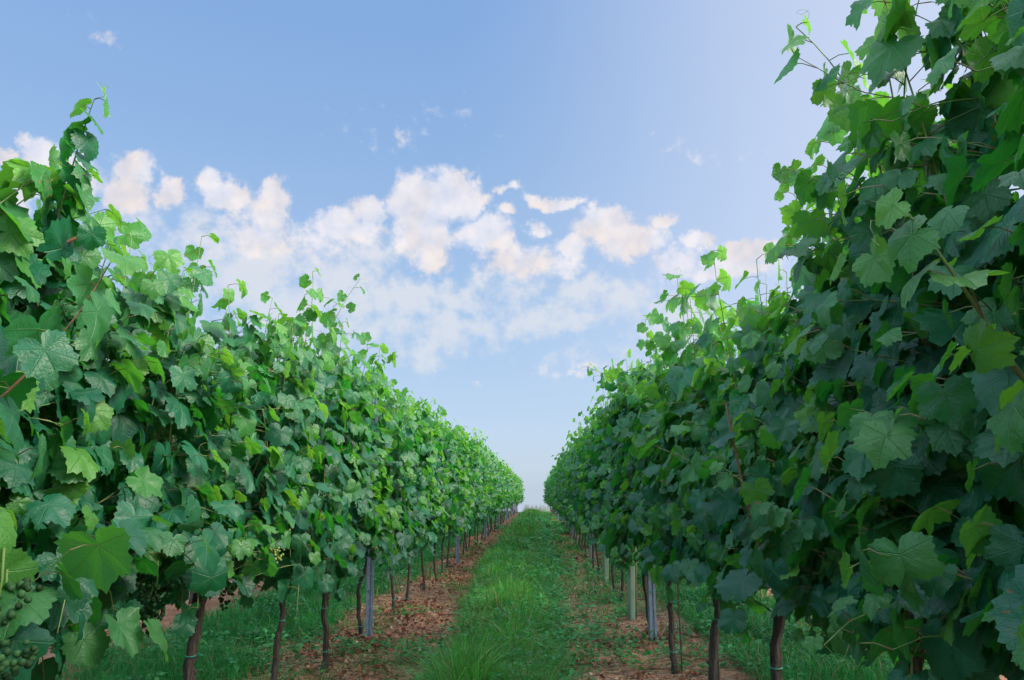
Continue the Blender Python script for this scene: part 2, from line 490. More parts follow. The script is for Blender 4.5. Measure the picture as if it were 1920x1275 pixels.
# ------------------------------------------------------------------ ground: one sheet to beyond the crest
def axis(lo_far, lo, hi, hi_far, step, k=1.16):
    mid = list(np.arange(lo, hi + 1e-6, step))
    up, s = [hi], step
    while up[-1] < hi_far:
        s *= k; up.append(up[-1] + s)
    dn, s = [lo], step
    while dn[-1] > lo_far:
        s *= k; dn.append(dn[-1] - s)
    return np.array(dn[1:][::-1] + mid + up[1:])
gx = axis(-2500, -4.2, 3.6, 2500, 0.05)
gy = np.concatenate([axis(-600, 2.5, 16, 16, 0.05), np.arange(16.2, 75, 0.3), 75 + np.cumsum(0.5 * 1.2 ** np.arange(1, 36))])
XX, YY = np.meshgrid(gx, gy)
ZZ = gz(XX, YY)
gv = np.stack([XX, YY, ZZ], -1).reshape(-1, 3)
ny, nx = XX.shape
ii = (np.arange(ny - 1)[:, None] * nx + np.arange(nx - 1)[None, :]).ravel()
gf = np.concatenate([np.stack([ii, ii + 1, ii + 1 + nx], -1), np.stack([ii, ii + 1 + nx, ii + nx], -1)])
g = MB(); g.add(gv, gf)
tag(g.build('ground', M_GROUND), 'reddish brown soil under the vine rows with green alleys between', 'ground', kind='structure')

# ------------------------------------------------------------------ leaf templates
OUT_DEG = [0, 12, 26, 40, 53, 66, 80, 96, 110, 126, 142, 156, 168, 180]
OUT_R = [1.0, .90, .76, .84, .93, .80, .67, .71, .76, .68, .60, .50, .34, .07]
def leaf_template(n, rings, rs):
    th = np.linspace(-PI, PI, n, endpoint=False) + PI / n
    r = np.interp(np.abs(np.degrees(th)), OUT_DEG, OUT_R)
    lob = rs.uniform(0.35, 1.25)
    mean = np.interp(np.abs(np.degrees(th)), [0, 60, 120, 150, 168, 180], [.86, .82, .69, .55, .34, .07])
    r = mean + (r - mean) * lob
    r *= 1 + 0.05 * np.sin(2 * th + rs.uniform(0, 6)) * rs.uniform(0, 1)
    if n >= 36:
        tooth = np.where(np.arange(n) % 2 == 0, 1.045, 0.945) + rs.normal(0, 0.012, n)
        r = r * np.where(np.abs(th) < R(165), tooth, 1)
    if rs.rand() < 0.4:                                    # a torn or eaten edge
        a0 = rs.uniform(-2.2, 2.2)
        r = r * (1 - rs.uniform(0.2, 0.5) * np.exp(-((th - a0) / rs.uniform(0.08, 0.2)) ** 2))
    lv = [np.zeros((1, 2))]
    for q in rings:
        lv.append(np.stack([np.sin(th) * r * q, np.cos(th) * r * q], -1))
    xy = np.concatenate(lv)
    rad = np.hypot(xy[:, 0], xy[:, 1]); ang = np.arctan2(xy[:, 0], xy[:, 1])
    fold = rs.uniform(-0.05, 0.30); cup = rs.uniform(-0.02, 0.30)
    wav = rs.uniform(0.03, 0.13); ph = rs.uniform(0, 6.28); tip = rs.uniform(-0.1, 0.4); tw = rs.uniform(-0.25, 0.25)
    z = fold * np.abs(xy[:, 0]) - cup * rad ** 2 + wav * np.sin(3 * ang + ph) * rad ** 2 + 0.04 * np.sin(7 * ang + ph * 2) * rad ** 2
    z = z - tip * np.clip(xy[:, 1] - 0.25, 0, None) ** 2 + tw * xy[:, 0] * xy[:, 1]
    z += -0.05 * np.cos(5 * ang) * rad * (rad < 0.8)
    f = [(0, 1 + (j + 1) % n, 1 + j) for j in range(n)]
    for k in range(len(rings) - 1):
        a0 = 1 + k * n; a1 = a0 + n
        for j in range(n):
            j2 = (j + 1) % n
            f += [(a0 + j, a0 + j2, a1 + j2), (a0 + j, a1 + j2, a1 + j)]
    f = np.array(f, np.int32)
    # wind the faces so that the upper side is +z
    v = np.column_stack([xy, z])
    nz = np.cross(v[f[:, 1]] - v[f[:, 0]], v[f[:, 2]] - v[f[:, 0]])[:, 2]
    if nz.mean() < 0:
        f = f[:, [0, 2, 1]]
    u = np.column_stack([xy, np.zeros(len(xy))])
    return v.astype(np.float32), f, u.astype(np.float32)

rs0 = np.random.RandomState(11)
LOD = {0: [leaf_template(44, (0.42, 0.78, 1.0), rs0) for _ in range(14)],
       1: [leaf_template(24, (0.55, 1.0), rs0) for _ in range(10)],
       2: [leaf_template(13, (1.0,), rs0) for _ in range(8)]}

def add_leaves(mb, P, T, N, S, tone, lod, rs):
    """P stalk points, T tip directions, N upper-side normals, S sizes, tone (age, random, dry)"""
    P, T, N, S, tone = map(np.asarray, (P, T, N, S, tone))
    T = unit(T); X = unit(np.cross(T, N)); N = np.cross(X, T)
    which = rs.randint(0, len(LOD[lod]), len(P))
    wid = rs.uniform(0.86, 1.12, len(P))
    for w, (v, f, u) in enumerate(LOD[lod]):
        k = np.where(which == w)[0]
        if not len(k):
            continue
        V = P[k, None, :] + S[k, None, None] * (X[k, None, :] * v[None, :, 0:1] * wid[k, None, None] + T[k, None, :] * v[None, :, 1:2] + N[k, None, :] * v[None, :, 2:3])
        nv = len(v)
        F = (f[None] + (np.arange(len(k)) * nv)[:, None, None]).reshape(-1, 3)
        C = np.repeat(np.column_stack([tone[k], np.ones(len(k))]), nv, axis=0)
        mb.add(V.reshape(-1, 3), F, C, np.tile(u, (len(k), 1)))

def add_stalks(mb, A, B, r0, col0, col1, sag=0.006):
    """many thin three-sided leaf stalks from A to B"""
    A = np.asarray(A); B = np.asarray(B); n = len(A)
    if not n:
        return
    D = unit(B - A)
    a = unit(np.cross(D, np.array([0.3, 0.2, 1.0]))); b = np.cross(D, a)
    M = (A + B) / 2 + np.array([0, 0, sag])
    ring = []
    for Pn, rr in ((A, r0 * 1.2), (M, r0), (B, r0 * 0.9)):
        for j in range(3):
            t = j * 2 * PI / 3
            ring.append(Pn + rr * (a * math.cos(t) + b * math.sin(t)))
    V = np.stack(ring, 1)
    f = []
    for i in range(2):
        for j in range(3):
            p, q = i * 3 + j, i * 3 + (j + 1) % 3
            f += [(p, q, q + 3), (p, q + 3, p + 3)]
    F = (np.array(f)[None] + (np.arange(n) * 9)[:, None, None]).reshape(-1, 3)
    w = np.repeat([0, .5, 1], 3)
    C = np.tile(np.outer(1 - w, col0) + np.outer(w, col1), (n, 1))
    mb.add(V.reshape(-1, 3), F, C)

# ------------------------------------------------------------------ the vine
BROWN = np.array([0.155, 0.075, 0.042, 1]); TAN = np.array([0.20, 0.13, 0.075, 1]); RED = np.array([0.15, 0.070, 0.050, 1])
GREEN = np.array([0.11, 0.19, 0.05, 1]); PALE = np.array([0.20, 0.27, 0.075, 1])

def bez(p0, p1, p2, p3, n):
    t = np.linspace(0, 1, n)[:, None]
    p0, p1, p2, p3 = map(np.asarray, (p0, p1, p2, p3))
    return (1 - t) ** 3 * p0 + 3 * (1 - t) ** 2 * t * p1 + 3 * (1 - t) * t * t * p2 + t ** 3 * p3

def resample(pts, step):
    pts = np.asarray(pts, float)
    s = np.concatenate([[0], np.cumsum(np.linalg.norm(np.diff(pts, axis=0), axis=1))])
    n = max(3, int(s[-1] / step) + 1)
    q = np.linspace(0, s[-1], n)
    return np.column_stack([np.interp(q, s, pts[:, k]) for k in range(3)])

class Vine:
    def __init__(self, seed, lod):
        self.rs = np.random.RandomState(seed)
        self.lod = lod
        self.P, self.T, self.N, self.S, self.C = [], [], [], [], []
        self.SA, self.SB = [], []
        self.wood = MB()
    def leaf(self, node, pdir, plen, size, age, out, dry=0.0):
        rs = self.rs
        p = node + pdir * plen
        nrm = out * rs.uniform(0.6, 1.1) + np.array([0, 0, rs.uniform(0.15, 0.9)]) + rs.normal(0, 0.27, 3)
        tip = out * rs.uniform(0.05, 0.6) + np.array([0, 0, -1.0]) + rs.normal(0, 0.38, 3)
        if age > 0.75:
            tip = pdir * 1.0 + np.array([0, 0, -0.35]) + rs.normal(0, 0.4, 3)
        nrm = nrm / np.linalg.norm(nrm)
        tip = tip - nrm * np.dot(tip, nrm)
        self.P.append(p); self.T.append(tip); self.N.append(nrm); self.S.append(size)
        self.C.append((np.clip(age, 0, 1), rs.rand(), dry))
        self.SA.append(node); self.SB.append(p)
    def shoot(self, pts, r0=0.0045, r1=0.0014, step=0.068, size=0.097, young=0.35, lat=0.5, reach=0.10, skip=0, col=(BROWN, GREEN), tips=True, latlen=1.0, base_age=0.0, face=None):
        rs = self.rs
        nodes = resample(pts, step)
        n = len(nodes)
        if self.lod < 2:
            tube(self.wood, nodes, np.linspace(r0, r1, n), 5 if self.lod == 0 else 4, col[0], col[1], cap=False)
        side = 1 if rs.rand() < 0.5 else -1
        for i in range(skip, n):
            t = i / (n - 1)
            side = -side
            a = base_age + max(0.0, (t - (1 - young)) / young) if young > 0 else base_age
            age = np.clip(a ** 1.2 + rs.normal(0, 0.07) + (0.28 if rs.rand() < 0.04 else 0), 0, 1)
            sz = size * (1 - 0.38 * max(0.0, (t - 0.70) / 0.30)) * rs.uniform(0.72, 1.2)
            out = unit(np.array([side * 1.0, rs.normal(0, 0.55), 0.0]))
            if face is not None:                                    # leaves turned out into the open
                out = unit(np.array(face) + rs.normal(0, 0.55, 3) * np.array([1, 1, 0.4]))
            pd = unit(out + np.array([0, 0, rs.uniform(-0.15, 0.6)]))
            self.leaf(nodes[i], pd, reach * rs.uniform(0.55, 1.35) * (1 - 0.55 * t * (t > 0.7)), sz, age, out, 1.0 if rs.rand() < 0.07 else 0.0)
            if lat and 0.05 < t < 0.85 and rs.rand() < lat:
                s2 = -side if rs.rand() < 0.4 else side
                L = rs.uniform(0.12, 0.30) * latlen
                o2 = np.array([s2 * rs.uniform(0.5, 1), rs.normal(0, 0.6), 0])
                e = nodes[i] + o2 * L + np.array([0, 0, rs.uniform(-0.3, 0.65) * L])
                q = resample(bez(nodes[i], nodes[i] + o2 * L * 0.4, e - np.array([0, 0, -0.02]), e, 6), 0.055)
                if self.lod < 1:
                    tube(self.wood, q, np.linspace(0.0018, 0.001, len(q)), 4, GREEN, GREEN, cap=False)
                for j in range(1, len(q)):
                    oo = unit(np.array([s2 * 1.0, rs.normal(0, 0.9), 0]))
                    ag = np.clip(rs.normal(0.12, 0.16) + 0.55 * (j == len(q) - 1) * (rs.rand() < 0.6) + 0.3 * t, 0, 1)
                    self.leaf(q[j], unit(oo + np.array([0, 0, rs.uniform(-.3, .5)])), reach * rs.uniform(0.3, 0.8), size * rs.uniform(0.42, 0.82), ag, oo)
        if tips and self.lod == 0:
            for k in range(1 if rs.rand() < 0.5 else 0):            # tendrils at the growing tip
                c = nodes[-1 - 2 * k]
                d = unit(rs.normal(0, 1, 3) + np.array([0, 0, 0.6]))
                tt = np.linspace(0, 1, 14)[:, None]
                e = unit(np.cross(d, rs.normal(0, 1, 3)))
                sp = c + d * tt * 0.06 + e * 0.018 * np.sin(tt * tt * 9) + np.cross(d, e) * 0.018 * (np.cos(tt * tt * 9) - 1)
                tube(self.wood, sp, np.linspace(0.0009, 0.0004, 14), 3, PALE, PALE, cap=False)
    def canopy(self, top=2.15, half=0.24, bulge=0.0, nsh=14, skirt=0.60, wid=1.06, lat=0.5, size=0.097):
        rs = self.rs
        for k in range(nsh):
            y0 = (k + 0.5) / nsh * wid - wid / 2 + rs.normal(0, 0.03)
            z0 = rs.uniform(0.74, 0.92)
            x0 = rs.normal(0, 0.04)
            L = top - z0
            tz = z0 + L * rs.uniform(0.88, 1.03) + (rs.uniform(0.06, 0.24) if rs.rand() < 0.08 else 0)
            xt = rs.normal(bulge * 0.4, 0.13)
            ye = y0 + rs.normal(0, 0.16)
            xm = rs.choice([-1, 1]) * rs.uniform(0.05, half) + bulge * rs.uniform(0, 0.7)
            p = bez((x0, y0, z0), (x0 + xm * 1.1, y0 + rs.normal(0, 0.05), z0 + L * 0.35), (xm * 0.8 + xt * 0.3, ye, z0 + L * 0.75), (xt, ye + rs.normal(0, 0.08), tz), 14)
            self.shoot(p, lat=lat, size=size)
        for k in range(int(nsh * 0.95)):                           # shoots that hang out of the wires and cover the fruit zone
            y0 = rs.uniform(-wid / 2, wid / 2); sgn = rs.choice([-1, 1])
            z0 = rs.uniform(0.8, 1.15)
            e = np.array([sgn * rs.uniform(half * 0.8, half * 1.5) + bulge * rs.uniform(0, .8), y0 + rs.normal(0, 0.25), rs.uniform(skirt, skirt + 0.26)])
            p = bez((0, y0, z0), (sgn * half * 0.8 + bulge * .5, y0, z0 + 0.12), (e[0], e[1], e[2] + 0.25), e, 10)
            self.shoot(p, r0=0.003, lat=lat * 0.6, size=size, young=0.0, tips=False, reach=0.085)
        for k in range(int(nsh * 0.55)):                           # short side shoots high on the wall of leaves
            y0 = rs.uniform(-wid / 2, wid / 2); sgn = rs.choice([-1, 1])
            z0 = rs.uniform(1.1, top - 0.35)
            e = np.array([sgn * rs.uniform(half, half * 1.7) + bulge * rs.uniform(.2, 1), y0 + rs.normal(0, 0.15), z0 + rs.uniform(-0.2, 0.3)])
            p = bez((0, y0, z0), (sgn * half * 0.6, y0, z0 + 0.05), (e[0] * 0.9, e[1], e[2]), e, 8)
            self.shoot(p, r0=0.0028, lat=lat * 0.5, size=size * 0.92, young=0.3 if rs.rand() < 0.4 else 0.0, reach=0.085)
    def build(self, parent):
        rs = self.rs
        mb = MB()
        add_leaves(mb, self.P, self.T, self.N, self.S, self.C, self.lod, rs)
        o = mb.build('foliage', M_LEAF, parent)
        if self.lod < 2:
            k = slice(None) if self.lod == 0 else slice(0, None, 2)
            add_stalks(self.wood, np.array(self.SA)[k], np.array(self.SB)[k], 0.0014, RED, GREEN)
        if self.wood.n:
            self.wood.build('shoots', M_SHOOT, parent)
        return o

def trunk(parent, seed, lod, height=0.80, rad=0.0175, lean=(0, 0), ties=(0.16, 0.52), stake=False):
    rs = np.random.RandomState(seed)
    n = 22 if lod == 0 else 9
    sides = 16 if lod == 0 else 7
    t = np.linspace(0, 1, n)
    wob = np.cumsum(rs.normal(0, 0.006, (n, 2)), 0)
    pts = np.column_stack([lean[0] * t + wob[:, 0] + 0.02 * np.sin(t * 5 + rs.rand() * 6), lean[1] * t + wob[:, 1], -0.06 + t * (height + 0.06)])
    r = rad * (1.0 + 0.55 * np.exp(-(t / 0.12) ** 2) - 0.18 * t + 0.45 * np.exp(-((t - 0.97) / 0.09) ** 2) + rs.normal(0, 0.05, n))
    mb = MB()
    tube(mb, pts, r, sides)
    if lod == 0:                                                   # gnarls and stripped bark
        v = mb.v[0]
        ctr = np.repeat(pts, sides, axis=0)
        ridge = 1 + np.array([np.roll(rs.uniform(-0.24, 0.24, sides), int(i / 5)) for i in [0]])[0]
        rg_ = np.concatenate([np.roll(ridge, i // 4) for i in range(n)]) * rs.uniform(0.94, 1.06, n * sides)
        v[:n * sides] = (ctr + (v[:n * sides] - ctr) * np.column_stack([rg_, rg_, np.ones(n * sides)])).astype(np.float32)
        for k in range(3):
            h = rs.uniform(0.2, 0.9); i = int(h * (n - 1)); a = rs.uniform(0, 6.28)
            d = np.array([math.cos(a), math.sin(a), 0.7])
            tube(mb, [pts[i], pts[i] + d * rad * 0.9, pts[i] + d * rad * 1.5], [rad * .55, rad * .45, rad * .15], 6)
    for s in (-1, 1):                                              # the two arms bent down along the wire
        L = 0.5
        tube(mb, bez(pts[-1] - np.array([0, 0, 0.05]), pts[-1] + np.array([0, s * 0.10, 0.08]), (0, s * L * 0.6, 0.80), (0, s * L, 0.78), 9), np.linspace(0.011, 0.006, 9), 6)
    o = mb.build('trunk', M_BARK, parent)
    if lod < 2:
        for z in ties:
            z = z + rs.uniform(-0.05, 0.05)
            i = int(np.clip((z + 0.06) / (height + 0.06) * (n - 1), 0, n - 1))
            c = pts[i] + np.array([0.008 if stake else 0, 0, 0]); a = np.linspace(0, 2 * PI, 15)
            rr = r[i] + (0.010 if stake else 0.004)
            ring = np.column_stack([c[0] + rr * np.cos(a), c[1] + rr * np.sin(a), np.full(15, pts[i][2]) + 0.004 * np.sin(a)])
            tm = MB()
            tube(tm, ring, 0.0026, 5, np.array([0.02, 0.20, 0.16, 1]), np.array([0.02, 0.20, 0.16, 1]), cap=False)
            tube(tm, [ring[0], ring[0] + np.array([0.012, -0.01, 0.008]), ring[0] + np.array([0.03, -0.014, 0.0])], 0.002, 4, np.array([0.02, 0.20, 0.16, 1]), None)
            tm.build('tie', M_TIE, o)
    if stake:
        sm = MB()
        tube(sm, [(0.035, 0.01, -0.08), (0.030, 0.012, 0.5), (0.028, 0.0, 1.35)], 0.0055, 6, np.array([0.07, 0.055, 0.05, 1]), np.array([0.07, 0.055, 0.05, 1]))
        sm.build('stake', M_SHOOT, parent)
    return o

ICO_V, ICO_F = None, None
def ico():
    global ICO_V, ICO_F
    if ICO_V is None:
        import bmesh
        bm = bmesh.new(); bmesh.ops.create_icosphere(bm, subdivisions=2, radius=1.0)
        bm.verts.index_update()
        ICO_V = np.array([v.co[:] for v in bm.verts]); ICO_F = np.array([[v.index for v in f.verts] for f in bm.faces]); bm.free()
    return ICO_V, ICO_F

def grapes(parent, loc, seed, n=70, length=0.17, r=0.0078, tone=(0.10, 0.17, 0.045)):
    rs = np.random.RandomState(seed)
    v, f = ico()
    pts = []
    tries = 0
    while len(pts) < n and tries < 6000:
        tries += 1
        h = rs.rand() ** 1.25
        rad = 0.048 * (1 - h) ** 0.7 + 0.008
        if h < 0.25 and rs.rand() < 0.4: rad *= 1.35
        a = rs.uniform(0, 6.28); q = rad * math.sqrt(rs.uniform(0.35, 1))
        p = np.array([q * math.cos(a), q * math.sin(a), -h * length])
        if all(np.sum((p - o) ** 2) > (1.55 * r) ** 2 for o in pts):
            pts.append(p)
    mb = MB()
    for p in pts:
        k = rs.uniform(0.72, 1.12); c = np.array([*tone, 1.0]) * rs.uniform(0.55, 1.5); c[3] = 1
        mb.add(v * r * k + p, f, c)
    tube(mb, [(0, 0, 0.06), (0.004, 0, 0.0), (0, 0, -length * 0.7)], [0.003, 0.003, 0.0015], 5, GREEN, GREEN)
    o = mb.build('grape_bunch', M_GRAPE, parent)
    o.location = loc
    return o

# ------------------------------------------------------------------ the two rows, vine by vine
ORD = ['first', 'second', 'third', 'fourth', 'fifth', 'sixth', 'seventh', 'eighth', 'ninth', 'tenth', 'eleventh', 'twelfth']
LEFT_GROUP, RIGHT_GROUP = 'grape vines of the left row', 'grape vines of the right row'

def near_vine(rowx, y, seed, label, group, lod=0, top=2.15, bulge=0.0, nsh=14, extra=None, bunches=(), half=0.24, lean=(0, 0), stake=False, size=0.097, rad=0.0175, skirt=0.60, lat=0.5):
    root = empty('grape_vine', (rowx, y, float(gz(rowx, y))))
    tag(root, label, 'grape vine', group)
    trunk(root, seed, lod, rad=rad, lean=lean, stake=stake)
    vn = Vine(seed, lod)
    vn.canopy(top=top, half=half, bulge=bulge, nsh=nsh, size=size, skirt=skirt, lat=lat)
    b = np.array(root.location)
    if extra:
        for pts, kw in extra:
            vn.shoot(np.asarray(pts, float) - b, **kw)
    vn.build(root)
    for loc, kw in bunches:
        grapes(root, tuple(np.array(loc) - b), seed + int(abs(loc[2]) * 1000), **kw)
    return root

def up(y, x0, tip, bend=(0, 0, 0), base=1.0):
    """control points for a shoot that ends at the world point tip"""
    b = np.array([x0, y, base]); t = np.array(tip, float)
    return bez(b, b + np.array([0, 0, (t[2] - base) * 0.5]), t - np.array([0, 0, 0.28]) - np.array(bend), t, 16)

L, Rr = LEFT_X, RIGHT_X
dark = (0.022, 0.065, 0.020)
# left row, near vines
near_vine(L, 0.25, 101, 'leafy grape vine cut by the left edge of the photo, dark against the sky', LEFT_GROUP, top=2.05, bulge=0.12, nsh=15)
near_vine(L, 1.35, 112, 'grape vine at the left edge with dark grape bunches low down and big pale leaves', LEFT_GROUP, top=2.0, bulge=0.22, nsh=17, size=0.122, skirt=0.60, lat=0.4,
          bunches=[((-1.03, 1.50, 1.05), dict(n=80, length=0.17, tone=dark)), ((-0.99, 1.45, 0.94), dict(n=90, length=0.18, tone=dark)), ((-1.10, 1.62, 1.0), dict(n=80, tone=dark)), ((-1.16, 1.44, 1.02), dict(n=70, tone=dark))],
          extra=[(up(1.4, L, (-1.25, 1.42, 1.98)), dict(lat=0.4)), (bez((-1.45, 1.3, 1.05), (-1.2, 1.5, 1.25), (-1.05, 1.6, 1.45), (-1.0, 1.7, 1.75), 10), dict(r0=0.006, col=(BROWN, BROWN), lat=0.3))])
near_vine(L, 2.30, 103, 'grape vine at the left with one tall shoot standing against the sky', LEFT_GROUP, top=1.98, bulge=0.14, nsh=18, skirt=0.72, size=0.092,
          extra=[(up(1.95, -1.36, (-1.235, 1.93, 2.30), (0.06, 0, 0)), dict(lat=0.45, young=0.1, size=0.078, reach=0.05, r0=0.006, step=0.030, latlen=0.4)),
                 (up(2.0, -1.42, (-1.33, 2.0, 2.12), (0.03, 0, 0)), dict(lat=0.35, young=0.1)),
                 (up(2.1, -1.42, (-1.40, 2.05, 2.02)), dict(lat=0.5, young=0.1)),
                 (up(2.35, -1.40, (-1.35, 2.4, 2.06)), dict(lat=0.5)),
                 (bez((-1.5, 1.7, 1.5), (-1.4, 1.85, 1.75), (-1.3, 1.9, 1.85), (-1.22, 1.93, 1.9), 10), dict(r0=0.007, r1=0.005, col=(BROWN, BROWN), lat=0.0, young=0, tips=False))],
          bunches=[((-1.22, 2.52, 0.95), dict(n=70, tone=dark)), ((-1.3, 2.2, 0.98), dict(n=70, tone=dark))])
near_vine(L, 3.42, 104, 'grape vine right of the tall shoot in the left row, knotted dark trunk', LEFT_GROUP, top=2.08, bulge=0.10, nsh=17, size=0.088, rad=0.022, lean=(0.03, 0.02), skirt=0.70,
          extra=[(up(2.95, -1.42, (-1.345, 2.9, 2.24), (0.02, 0, 0)), dict(lat=0.3, young=0.4, size=0.07))],
          bunches=[((-1.26, 3.8, 1.06), dict(n=60, tone=(0.17, 0.24, 0.075))), ((-1.3, 3.3, 0.93), dict(n=60, tone=dark))])
near_vine(L, 4.44, 105, 'grape vine with slim leaning trunk, second trunk left of nearest left steel post', LEFT_GROUP, top=2.2, bulge=0.08, nsh=16, lean=(0.06, 0.05),
          extra=[(up(4.25, -1.42, (-1.30, 4.25, 2.50), (-0.05, 0, 0)), dict(lat=0.35, young=0.55, size=0.07)),
                 (bez((-1.5, 4.85, 1.7), (-1.42, 4.9, 2.1), (-1.36, 4.9, 2.4), (-1.18, 4.92, 2.65), 12), dict(lat=0.35, young=0.7, size=0.075))],
          bunches=[((-1.24, 4.55, 0.98), dict(n=50, tone=(0.12, 0.19, 0.055)))])
near_vine(L, 5.53, 106, 'grape vine with gnarled trunk standing just before the nearest left steel post', LEFT_GROUP, top=2.25, bulge=0.06, nsh=16, lean=(0.04, 0.04), rad=0.020,
          extra=[(up(5.3, -1.45, (-1.36, 5.2, 2.42)), dict(lat=0.5, young=0.6)), (up(5.8, -1.45, (-1.3, 5.75, 2.4)), dict(lat=0.5, young=0.6))],
          bunches=[((-1.26, 5.6, 0.98), dict(n=50, tone=(0.12, 0.19, 0.055)))])
near_vine(L - 0.03, 6.98, 107, 'grape vine with its trunk half hidden behind the nearest left steel post', LEFT_GROUP, top=2.28, bulge=0.05, nsh=16,
          extra=[(up(6.3, -1.45, (-1.32, 6.3, 2.45)), dict(lat=0.5, young=0.6))])
# right row, near vines
near_vine(Rr, 0.15, 201, 'dark leafy grape vine cut by the right edge of the photo', RIGHT_GROUP, top=2.5, bulge=-0.03, nsh=16, size=0.082)
near_vine(Rr, 1.20, 202, 'tall dark grape vine at the right edge with bright green shoot hanging in front', RIGHT_GROUP, top=2.42, half=0.18, bulge=0.06, nsh=20, size=0.082, skirt=0.72,
          extra=[(bez((0.80, 1.15, 1.24), (0.594, 0.96, 1.34), (0.563, 0.986, 1.48), (0.497, 0.986, 1.574), 12), dict(r0=0.0042, r1=0.002, step=0.055, size=0.062, young=0.1, base_age=0.95, face=(-0.8, -0.5, 0.2), lat=0.0, reach=0.075, col=(RED, GREEN))),
                 (bez((0.85, 1.5, 0.95), (0.72, 1.55, 1.05), (0.62, 1.6, 1.0), (0.56, 1.62, 0.92), 10), dict(r0=0.003, step=0.06, size=0.055, young=0.1, base_age=0.7, lat=0.0, reach=0.05, face=(-0.8, -0.5, 0.2), col=(RED, GREEN))),
                 (bez((0.85, 2.3, 1.0), (0.7, 2.3, 1.15), (0.62, 2.3, 1.25), (0.55, 2.35, 1.3), 10), dict(r0=0.003, step=0.06, size=0.05, young=0.1, base_age=0.7, lat=0.0, reach=0.05, face=(-0.8, -0.5, 0.2), col=(RED, GREEN))),
                 (up(1.5, 0.9, (0.80, 1.6, 2.45)), dict(lat=0.5, young=0.5)), (up(1.7, 0.9, (0.86, 1.75, 2.5)), dict(lat=0.5, young=0.5))])
near_vine(Rr, 2.20, 203, 'tall grape vine at the right with a yellowish shoot tip leaning out against the sky', RIGHT_GROUP, top=2.14, half=0.13, bulge=0.15, nsh=21, size=0.094, skirt=0.72,
          extra=[(bez((0.98, 2.05, 1.7), (1.0, 2.03, 2.15), (0.90, 2.0, 2.38), (0.75, 2.0, 2.53), 14), dict(lat=0.25, young=0.8, size=0.078)),
                 (bez((1.02, 2.2, 1.6), (0.98, 2.1, 2.0), (0.95, 2.05, 2.2), (0.90, 2.05, 2.40), 14), dict(lat=0.4, young=0.6, latlen=0.6)),
                 (bez((0.98, 2.4, 1.5), (0.95, 2.35, 1.8), (0.92, 2.35, 2.0), (0.82, 2.32, 2.15), 12), dict(lat=0.2, young=0.5, size=0.065))])
near_vine(Rr, 3.30, 204, 'grape vine in the right row with pinkish brown canes showing among dark leaves', RIGHT_GROUP, top=1.98, half=0.13, bulge=0.13, nsh=18, size=0.088, rad=0.022, skirt=0.60,
          extra=[(up(3.4, 0.92, (0.82, 3.42, 2.33)), dict(lat=0.6, young=0.6)), (up(3.0, 0.95, (0.86, 2.9, 2.12)), dict(lat=0.6, young=0.6)),
                 (bez((0.75, 2.6, 0.95), (0.68, 2.55, 1.1), (0.64, 2.5, 1.3), (0.60, 2.45, 1.5), 10), dict(r0=0.006, r1=0.004, col=(TAN, TAN), lat=0.1, young=0.0, tips=False, step=0.11))])
near_vine(Rr, 4.50, 205, 'grape vine with a thick bark-covered trunk and two green ties in the right row', RIGHT_GROUP, top=2.14, half=0.15, bulge=0.09, nsh=17, rad=0.024, stake=True, lean=(0.02, 0),
          extra=[(up(4.2, 0.95, (0.80, 4.22, 2.44)), dict(lat=0.6, young=0.6)), (up(4.5, 0.95, (0.9, 4.5, 2.46)), dict(lat=0.6, young=0.6))])
near_vine(Rr, 5.65, 206, 'grape vine with slim trunk and thin dark stake, just before the nearest right steel post', RIGHT_GROUP, top=2.24, half=0.17, bulge=0.05, nsh=16, stake=True, lean=(-0.02, 0.02),
          extra=[(up(5.7, 0.95, (0.84, 5.8, 2.56)), dict(lat=0.6, young=0.6))])
near_vine(Rr + 0.03, 6.95, 207, 'grape vine with its trunk hidden behind the nearest right steel post', RIGHT_GROUP, top=2.38, bulge=-0.03, nsh=16,
          extra=[(up(7.2, 0.95, (0.86, 7.3, 2.58)), dict(lat=0.6, young=0.6))])

# prototypes for the rest of the rows
def proto(seed, lod, top):
    root = empty('grape_vine', (0, 0, 0))
    tag(root, 'grape vine', 'grape vine')
    trunk(root, seed, lod)
    vn = Vine(seed, lod)
    vn.canopy(top=top, nsh=15 if lod == 1 else 14, half=0.25, lat=0.55 if lod == 1 else 0.5, size=0.092 if lod == 1 else 0.092)
    vn.build(root)
    if lod == 1:
        for k in range(2):
            grapes(root, (random.choice((-1, 1)) * 0.2, random.uniform(-.35, .35), 0.98), seed + k, n=40, tone=(0.13, 0.20, 0.06))
    return root
PROTO = {1: [proto(300 + i, 1, 2.30) for i in range(6)], 2: [proto(400 + i, 2, 2.30) for i in range(6)]}
USED = set()
def put_vine(x, y, lod, label, group, zs=1.0):
    pr = PROTO[lod]
    src = random.choice([p for p in pr if p.name not in USED] or pr)
    if src.name not in USED:
        USED.add(src.name); o = src
    else:
        o = copy_tree(src)
    o.location = (x, y, float(gz(x, y)))
    o.rotation_euler = (0, 0, random.choice((0, PI)) + random.uniform(-0.08, 0.08))
    o.scale = (random.uniform(0.92, 1.12), random.uniform(0.97, 1.08), zs)
    tag(o, label, 'grape vine', group)
    return o

